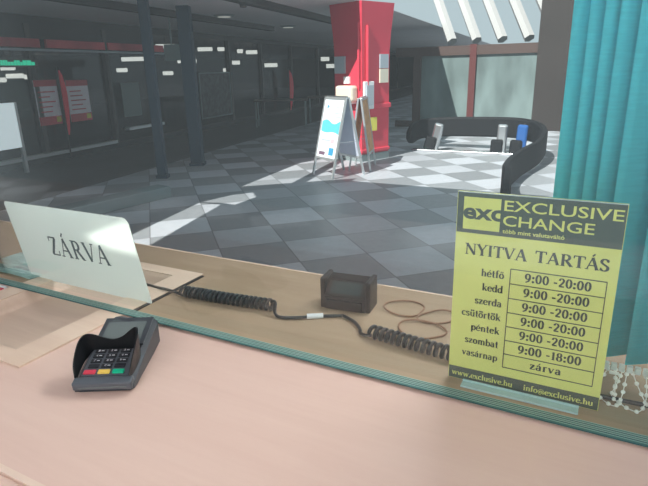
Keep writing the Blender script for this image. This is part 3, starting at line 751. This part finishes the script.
# money tray running under the glass
tr = thing('money_tray', 'shallow pale wooden pass-through tray running under the glass', 'tray', (-.8, .55, D))
def tl(x, y, z): return (x + .0, y, z)
rim = framed('rim', -.945, -.662, .369, .745, -.905, -.710, .397, .715, D + .0003, D + .003, 'tray', tr)
bm = NB(); nx, ny = 60, 80; g = []
for j in range(ny + 1):
    row = []
    for i in range(nx + 1):
        u, v = i / nx, j / ny
        x = -.905 + .195 * u; y = .397 + .318 * v
        ex = min(u, 1 - u) * .195; ey = min(v, 1 - v) * .318
        d_ = min(1, ex / .016) ; e_ = min(1, ey / .022)
        s1 = d_ * d_ * (3 - 2 * d_); s2 = e_ * e_ * (3 - 2 * e_)
        row.append(bm.verts.new((x, y, D + .001 - .020 * s1 * s2)))
    g.append(row)
for j in range(ny):
    for i in range(nx): bm.faces.new((g[j][i], g[j][i + 1], g[j + 1][i + 1], g[j + 1][i]))
link('bowl', bm, 'bowl', tr, smooth=True)
B('side_gap', (-.662, -.655, .556, .74, D + .0004, D + .0015), 'black', tr)
reparent(tr)

# security glass
bm = NB(); box(bm, -2.2, 1.2, .549, .575, D + .0042, 2.49)
bmesh.ops.delete(bm, geom=[f_ for f_ in bm.faces if abs(f_.calc_center_median().z - D) < .01], context='FACES_ONLY')
gl = link('window_1', bm, 'glass'); struct(gl)
# laminated bottom edge seen as thin green lines
cols = ['green3', 'green1', 'green2', 'green3', 'green2', 'green1', 'green2', 'green3', 'green2', 'green1', 'green2']
y = .5455
for i, c in enumerate(cols):
    hs = .0012 if c == 'green2' else .0022
    o = B('bottom_layer', (-2.2, 1.2, y, y + hs, D + .0032, D + .0040), c, gl); y += hs

# --- closed card leaning on the glass
cm = planemx((-.966, .6, D + .001), (1, 0, 0), (-.012, -.018, .153))
cd_ = thing('closed_card', 'pale mint card with ZÁRVA in serif capitals leaning inside the glass', 'sign', (-.8, .6, D))
bm = NB(); wd, ht, rr = .315, .154, .012
poly = arc(rr * .3, rr * .3, rr * .3, rr * .3, 180, 270, 4) + arc(wd - rr * .3, rr * .3, rr * .3, rr * .3, 270, 360, 4) + arc(wd - rr, ht - rr, rr, rr, 0, 90, 6) + arc(rr * .6, ht - rr * .6, rr * .6, rr * .6, 90, 180, 5)
prism(bm, poly, -.001, 0, mx=cm); link('card_sheet', bm, 'card', cd_)
bm = NB(); serif_text(bm, 'ZÁRVA', .092, .060, .036, width=.150, bold=.18, mx=cm, track=.12); link('lettering', bm, 'card_ink', cd_)
reparent(cd_)

# --- opening-hours sign
SX, SY = 1.0145 * .001, 1.0145 * .001
sm = planemx((-.1453, .594, D + .001), (1, 0, 0), (0, 0, 1))
sg = thing('opening_hours_sign', 'yellow and dark green EXCLUSIVE CHANGE opening hours sign standing inside the glass', 'sign', (-.06, .594, D))
def s2(x, y, z=0): return (x * SX, y * SX, z)
WMM, HMM = 166, 233
def srect(name, x0, x1, y0, y1, z, m, th=.0003, parent=sg):
    bm = NB(); box(bm, x0 * SX, x1 * SX, y0 * SX, y1 * SX, z, z + th, mx=sm); return link(name, bm, m, parent)
srect('backing', 0, WMM, 0, HMM, -.003, 'sign_yellow', .003)
hd = srect('header', .6, WMM - .6, 186.5, HMM - .8, 0, 'sign_dark', .0004)
ft = srect('footer', .6, WMM - .6, .6, 16.5, 0, 'sign_dark', .0004)
srect('clear_cover_edge', 0, WMM, HMM - .8, HMM, 0, 'alu', .0006)
lg = srect('logo_square', 7.4, 47, 191, 227.5, .0004, 'sign_yellow', .0003)
def ssans(name, s, x, y, w_, h_, m, parent, bold=0, z=.0009):
    return sans(name, s, w_ * SX, h_ * SX, m, parent, sm, x * SX, y * SX, bold, z)
ssans('logo_lettering', 'exc', 7.2, 203.5, 43, 17.0, 'sign_dark', lg, .03)
ssans('heading', 'EXCLUSIVE', 50.5, 215.5, 113, 11.3, 'sign_yellow', hd, .008)
ssans('heading', 'CHANGE', 50.2, 199, 89, 11.3, 'sign_yellow', hd, .008)
ssans('small_text', 'több mint valutaváltó', 50.5, 190.6, 62, 4.4, 'sign_yellow', hd, .015)
def stext(name, items, m, parent=sg, bold=.17, z=.0006):
    bm = NB()
    for s, x, y, h_, w_, al in items:
        serif_text(bm, s, x * SX, y * SX, h_ * SX, width=w_ * SX if w_ else None, align='l', bold=bold, mx=sm, z=z, track=.03)
    return link(name, bm, m, parent)
stext('title', [('NYITVA', 11.5, 161.5, 13, 66, 'l'), ('TARTÁS', 86, 162, 13, 71, 'l')], 'ink', bold=.21)
tx0, tx1, ty0, ty1 = 62.5, 157, 28.5, 150.5
rh = (ty1 - ty0) / 7
bm = NB(); lw = .45
for i in range(8):
    yy = ty0 + rh * i; box(bm, tx0 * SX, tx1 * SX, (yy - lw) * SX, (yy + lw) * SX, 0, .0005, mx=sm)
for xx in (tx0, tx1): box(bm, (xx - lw) * SX, (xx + lw) * SX, ty0 * SX, ty1 * SX, 0, .0005, mx=sm)
link('table_lines', bm, 'ink', sg)
days = ['hétfő', 'kedd', 'szerda', 'csütörtök', 'péntek', 'szombat', 'vasárnap']
hrs = ['9:00 -20:00'] * 5 + ['9:00 -18:00', 'zárva']
dw = [25, 23, 30, 44, 32.5, 38.5, 41]
bm = NB(); bm2 = NB()
for i, (d_, h_) in enumerate(zip(days, hrs)):
    yy = ty1 - rh * (i + 1) + 5.2
    yd = 137.6 - 17.2 * i
    serif_text(bm, d_, (56 - dw[i]) * SX, yd * SX, 8.6 * SX, width=dw[i] * SX, bold=.20, mx=sm, z=.0006, track=.03)
    if h_ == 'zárva': serif_text(bm2, h_, 92 * SX, yy * SX, 9.6 * SX, width=33 * SX, bold=.20, mx=sm, z=.0006, track=.06)
    else: serif_text(bm2, h_, 77.5 * SX, (yy - .3) * SX, 10.4 * SX, width=66 * SX, bold=.215, mx=sm, z=.0006, track=.03)
link('day_names', bm, 'ink', sg); link('hours', bm2, 'ink', sg)
bm = NB()
serif_text(bm, 'www.exclusive.hu', 4.5 * SX, 5.2 * SX, 7.2 * SX, width=71 * SX, bold=.19, mx=sm, z=.0010)
serif_text(bm, 'info@exclusive.hu', 87.5 * SX, 5.2 * SX, 7.2 * SX, width=73 * SX, bold=.19, mx=sm, z=.0010)
link('web_address', bm, 'sign_yellow', ft)
reparent(sg)
t = thing('sign_holder', 'clear pale strip holder at the foot of the yellow sign', 'holder', (-.06, .585, D))
B('foot_strip', (-.126, .004, .5765, .588, D + .0005, D + .003), 'acrylic', t, bev=.0006)
B('upright_lip', (-.126, .004, .588, .590, D + .0005, D + .005), 'acrylic', t, bev=.0005); reparent(t)

# --- coiled cords
def coil(name, label, P, rad, wire, turns, lead_a, lead_b):
    t = thing(name, label, 'cord', P[0])
    C = smoothpath(P, 20)
    # arc-length parametrise
    Ls = [0]
    for a, b in zip(C[:-1], C[1:]): Ls.append(Ls[-1] + (b - a).length)
    tot = Ls[-1]; pts = []; n = turns * 14
    for i in range(n + 1):
        s = tot * i / n; k_ = 0
        while k_ < len(Ls) - 2 and Ls[k_ + 1] < s: k_ += 1
        a, b = C[k_], C[k_ + 1]; q = (s - Ls[k_]) / max(Ls[k_ + 1] - Ls[k_], 1e-9); c = a.lerp(b, q)
        tg = (b - a).normalized(); n1 = tg.cross(Vector((0, 0, 1))).normalized(); n2 = n1.cross(tg)
        an = 2 * math.pi * i / 14
        pts.append(c + (n1 * math.cos(an) + n2 * math.sin(an)) * rad)
    bm = NB(); tube(bm, pts, wire, n=7); link('coil', bm, 'coil', t, smooth=True)
    for L_ in (lead_a, lead_b):
        if L_:
            bm = NB(); tube(bm, smoothpath(L_, 10), .0026, n=8); link('lead', bm, 'coil', t, smooth=True)
    return t
zc = D + .0105
t = coil('coiled_cord', 'black coiled cord lying between the white card and the black device', [(-.625, .648, zc), (-.59, .652, zc), (-.54, .655, zc), (-.452, .665, zc)], .0078, .0031, 20,
     [(-.75, .66, D + .004), (-.70, .655, D + .004), (-.66, .65, D + .006), (-.625, .648, D + .003)],
     [(-.452, .665, D + .018), (-.443, .66, D + .018), (-.438, .65, D + .006), (-.425, .645, D + .003), (-.40, .655, D + .003), (-.375, .672, D + .003), (-.34, .69, D + .003)])
lbm = NB(); tube(lbm, [(-.388, .664, D + .0036), (-.366, .677, D + .0036)], .0042, n=10); link('cord_tag', lbm, 'white', t); reparent(t)
t = coil('coiled_cord', 'black coiled cord running behind the foot of the yellow sign', [(-.272, .648, zc), (-.22, .642, zc), (-.16, .635, zc), (-.09, .632, zc)], .0078, .0031, 20,
     [(-.34, .692, D + .003), (-.315, .68, D + .003), (-.297, .662, D + .003), (-.29, .650, D + .003), (-.280, .644, D + .004), (-.272, .648, D + .004)],
     [(-.09, .632, D + .01), (-.05, .625, D + .004), (.02, .622, D + .004), (.09, .625, D + .004), (.2, .63, D + .004)])
reparent(t)

# --- black device on the worktop
dv = thing('cradle_device', 'black boxy device with a glossy sloping top at the centre of the worktop', 'device', (-.349, .735, D), R(6))
bm = NB()
prof = [(-.022, 0), (-.022, .022), (.0, .044), (.022, .048), (.022, 0)]
a = [bm.verts.new((-.036, p[0], p[1])) for p in prof]; b = [bm.verts.new((.036, p[0], p[1])) for p in prof]
bm.faces.new(a); bm.faces.new(b[::-1])
for i in range(5): bm.faces.new((a[i], a[(i + 1) % 5], b[(i + 1) % 5], b[i]))
bmesh.ops.bevel(bm, geom=bm.edges[:], offset=.002, segments=2, affect='EDGES')
link('body', bm, 'black', dv)
m = planemx((0, -.011, .0335), (1, 0, 0), (0, .022, .022))
B('glossy_window', (-.026, .026, -.010, .012, 0, .0012), mat('glossy_grey', (.05, .075, .08), .08), dv, mx=m)
B('front_lip', (-.030, .030, -.026, -.021, .002, .018), 'black', dv, bev=.0015)
for s in (-1, 1): B('side_cheek', (s * .038 - .004, s * .038 + .004, -.020, .022, 0, .052), 'black', dv, bev=.002)

# --- brown rubber bands
def loop(c, rx, ry, rot, seed):
    rnd = random.Random(seed); a1, a2 = rnd.uniform(0, 6), rnd.uniform(0, 6)
    pts = []
    for i in range(40):
        t_ = 2 * math.pi * i / 40; k_ = 1 + .10 * math.sin(2 * t_ + a1) + .06 * math.sin(3 * t_ + a2)
        x_, y_ = rx * k_ * math.cos(t_), ry * k_ * math.sin(t_)
        pts.append((c[0] + x_ * math.cos(rot) - y_ * math.sin(rot), c[1] + x_ * math.sin(rot) + y_ * math.cos(rot), D + .0015 + .001 * (1 + math.sin(t_ + a1))))
    return pts
for i, (c, rx, ry, rot, lb) in enumerate([((-.262, .760), .034, .026, 0, 'brown rubber band lying nearest the black device'),
                                          ((-.205, .750), .028, .022, .6, 'brown rubber band at the back, close to the yellow sign'),
                                          ((-.215, .700), .036, .026, -.3, 'brown rubber band lying just behind the second coiled cord')]):
    bm = NB(); tube(bm, loop(c, rx, ry, rot, i), .0016, n=6, closed=True)
    tag(link('rubber_band', bm, 'rubberband', smooth=True), lb, 'rubber band', 'rubber bands on the worktop')

# --- teal sheets at the far left inside the glass, red/green leaflet on the counter
t = thing('teal_sheets', 'flat stack of pale teal patterned sheets behind the glass at left', 'papers', (-1.0, .64, D))
for i in range(3):
    bm = NB(); m = Matrix.Translation((-1.035 + .004 * i, .636, D + .0005 + .0018 * i)) @ Matrix.Rotation(R(-4 + 3 * i), 4, 'Z'); box(bm, -.085, .085, -.043, .043, 0, .0016, mx=m); link('sheet', bm, 'sheet', t)
reparent(t)
t = thing('leaflet', 'small red and green striped leaflet left of the wooden tray', 'leaflet', (-.985, .50, D))
B('red_stripe', (-.062, .030, .018, .036, 0, .002), 'key_red', t); B('white_stripe', (-.062, .030, .036, .043, 0, .002), 'white', t)
B('green_stripe', (-.062, .030, -.02, .018, 0, .002), mat('leaflet_green', (.10, .33, .18), .5), t)

# --- vertical blind
vb = thing('vertical_blind', 'cyan fabric vertical blind hanging behind the yellow sign', 'blind', (.1, .70, 1.16))
xs = [-.052, -.036, -.022, -.008, .010, .046, .088, .132, .18, .23, .28, .33]
zb = 1.160
for i, x in enumerate(xs):
    an = R([50, 50, 48, 46, 42, 38, 36, 36, 36, 36, 36, 36][i]); wdt = .089
    bm = NB(); n = 8; g = []
    for j in range(n + 1):
        u = j / n; bow = .004 * math.sin(math.pi * u)
        px_, py_ = x + wdt * u * math.cos(an) + bow * math.sin(an), .66 + wdt * u * math.sin(an) - bow * math.cos(an)
        g.append((bm.verts.new((px_, py_, zb)), bm.verts.new((px_, py_, 2.35))))
    for a, b in zip(g[:-1], g[1:]): bm.faces.new((a[0], b[0], b[1], a[1]))
    o = link('slat', bm, 'blind', vb, smooth=True)
    md = o.modifiers.new('s', 'SOLIDIFY'); md.thickness = .0006
    if i < 9:
        B('weight_pocket', (-.002, wdt + .002, -.0012, .0012, zb - .012, zb + .006), 'clipm' if i > 2 else 'blind', vb, mx=Matrix.Translation((x, .66, 0)) @ Matrix.Rotation(an, 4, 'Z')) if i < 3 else None
B('headrail', (-.07, .5, .64, .76, 2.35, 2.40), 'white', vb)
# beaded bottom chain, hanging in loops from the slat feet
def chain(P, nb):
    bm = NB(); C = smoothpath(P, 12); tube(bm, C, .0006, n=5)
    Ls = [0]
    for a, b in zip(C[:-1], C[1:]): Ls.append(Ls[-1] + (b - a).length)
    for i in range(nb):
        s = Ls[-1] * (i + .5) / nb; k_ = 0
        while k_ < len(Ls) - 2 and Ls[k_ + 1] < s: k_ += 1
        c = C[k_]; bmesh.ops.create_icosphere(bm, subdivisions=2, radius=.0025, matrix=Matrix.Translation(c))
    return link('bead_chain', bm, 'bead', vb, smooth=True)
zt = 1.168
YB = .636
chain([(.026, YB, zt), (.018, YB - .004, 1.150), (.012, YB - .01, 1.137), (.004, YB - .02, D + .003), (-.006, YB - .03, D + .003)], 7)
chain([(.030, YB, zt), (.024, YB, 1.150), (.020, YB - .008, 1.136), (.028, YB - .02, D + .003), (.040, YB - .026, D + .003), (.046, YB - .01, 1.138), (.048, YB, zt)], 11)
chain([(.036, YB, zt), (.038, YB, 1.148), (.040, YB - .012, 1.135), (.050, YB - .024, D + .003), (.064, YB - .026, D + .003), (.070, YB - .005, 1.140), (.066, YB, zt)], 12)
chain([(.044, YB, zt), (.040, YB - .003, 1.150), (.036, YB - .012, D + .006), (.048, YB - .022, D + .003)], 7)
chain([(.052, YB, zt), (.060, YB, 1.150), (.072, YB - .014, 1.135), (.085, YB - .02, 1.136), (.09, YB, zt)], 8)
for x in (.026, .034, .042, .050, .058, .066):
    B('chain_clip', (x - .003, x + .003, YB - .003, YB + .003, zt - .004, zt + .004), 'clipm', vb, bev=.0008)
B('chain_link', (.030, .040, YB - .006, YB - .003, zt - .008, zt - .004), 'bead', vb, bev=.001)
reparent(vb)

# ------------------------------------------------------------------ card terminal
A31 = R(29.5)
ter = thing('card_terminal', 'dark grey card payment terminal with a black privacy shield on the counter', 'card reader', (-.543, .3585, D), A31)
Wd, Ln = .074, .130
def topz(y): return .0155 + (y / Ln) * .0265
SL = math.atan2(.0265, Ln)
bm = NB()
secs = [(0.0, .0035, .010, .0), (.004, .001, topz(.004) - .001, 0), (.012, 0, topz(.012), .0), (.05, 0, topz(.05), .0), (.09, 0.0, topz(.09), 0), (.125, .001, topz(.125), 0), (Ln, .006, topz(Ln) - .005, 0)]
rings = []
for y_, zb_, zt_, e in secs:
    c = .006; x0, x1 = (.003 if y_ in (0.0, Ln) else 0), Wd - (.003 if y_ in (0.0, Ln) else 0)
    rings.append([bm.verts.new(p) for p in ((x0 + c, y_, zb_), (x1 - c, y_, zb_), (x1, y_, zb_ + c * .5), (x1, y_, zt_ - c), (x1 - c, y_, zt_), (x0 + c, y_, zt_), (x0, y_, zt_ - c), (x0, y_, zb_ + c * .5))])
for A_, C_ in zip(rings[:-1], rings[1:]):
    for k_ in range(8): bm.faces.new((A_[k_], A_[(k_ + 1) % 8], C_[(k_ + 1) % 8], C_[k_]))
bm.faces.new(rings[0]); bm.faces.new(rings[-1])
link('body', bm, 'dgrey', ter)
tm = Matrix.Translation((0, 0, .0155)) @ Matrix.Rotation(SL, 4, 'X')     # x right, y up the slope, z off the face
B('front_lip', (.001, Wd - .001, -.003, .010, -.010, .0015), 'mgrey', ter, bev=.002, mx=tm)
B('lip_stripe', (.008, Wd - .008, -.0036, -.0028, -.006, -.0045), 'lcd', ter, mx=tm)
B('keypad_plate', (.008, Wd - .008, .011, .060, .0, .0016), 'mgrey', ter, bev=.0007, mx=tm)
B('screen_bezel', (.004, Wd - .004, .068, .127, .0, .0022), 'dgrey', ter, bev=.001, mx=tm)
B('screen', (.011, Wd - .011, .074, .116, .0022, .0026), 'lcd', ter, mx=tm)
B('brand_strip', (.014, .026, .120, .1215, .0022, .0025), 'lcd', ter, mx=tm)
names = [['', '0', ''], ['7', '8', '9'], ['4', '5', '6'], ['1', '2', '3']]
for r_ in range(4):
    for c_ in range(3):
        x0 = .0125 + c_ * .0162; y0 = .0235 + r_ * .0094
        k_ = B('key', (x0, x0 + .0135, y0, y0 + .0068, .0016, .0036), 'key', ter, bev=.0009, mx=tm)
        if names[r_][c_]:
            sans('key_legend', names[r_][c_], .0022, .0034, 'keytext', k_, tm, x0 + .004, y0 + .0016, z=.0038)
            B('key_letters', (x0 + .0078, x0 + .0112, y0 + .0026, y0 + .0038, .0036, .0038), 'keytext', k_, mx=tm)
for c_, mm in enumerate(('key_red', 'key_yellow', 'key_green')):
    x0 = .0105 + c_ * .0175
    B('function_key', (x0, x0 + .0145, .0125, .0195, .0016, .0042), mm, ter, bev=.001, mx=tm)
# privacy shield: two cheeks and a back wall with a dipped rim
bm = NB()
path = [(.002, .008, .003), (.000, .018, .013), (-.001, .036, .021), (.000, .051, .026), (.005, .059, .027), (.013, .062, .024), (.024, .063, .018), (.036, .063, .015), (.048, .063, .020), (.059, .062, .030), (.066, .059, .036), (.070, .052, .036), (.071, .036, .029), (.070, .018, .016), (.068, .008, .003)]
P = smoothpath(path, 4); cx_, cy_ = .036, .035
rows = []
for p in P:
    inw = (Vector((cx_, cy_, 0)) - Vector((p.x, p.y, 0))); inw.normalize(); out = -inw
    lean = .10 * p.z
    rows.append([bm.verts.new(tm @ Vector(q)) for q in ((p.x, p.y, -.004), (p.x + out.x * lean, p.y + out.y * lean, p.z), (p.x + out.x * lean + inw.x * .0016, p.y + out.y * lean + inw.y * .0016, p.z), (p.x + inw.x * .0016, p.y + inw.y * .0016, -.004))])
for A_, C_ in zip(rows[:-1], rows[1:]):
    for k_ in range(4): bm.faces.new((A_[k_], A_[(k_ + 1) % 4], C_[(k_ + 1) % 4], C_[k_]))
bm.faces.new(rows[0]); bm.faces.new(rows[-1])
link('privacy_shield', bm, 'black', ter, smooth=False)
bm = NB(); tube(bm, smoothpath([(.016, Ln - .006, .030), (.012, Ln + .006, .036), (.024, Ln + .016, .030), (.044, Ln + .014, .018), (.060, Ln + .010, .010)], 8), .0026, n=8)
link('cable', bm, 'dgrey', ter, smooth=True)
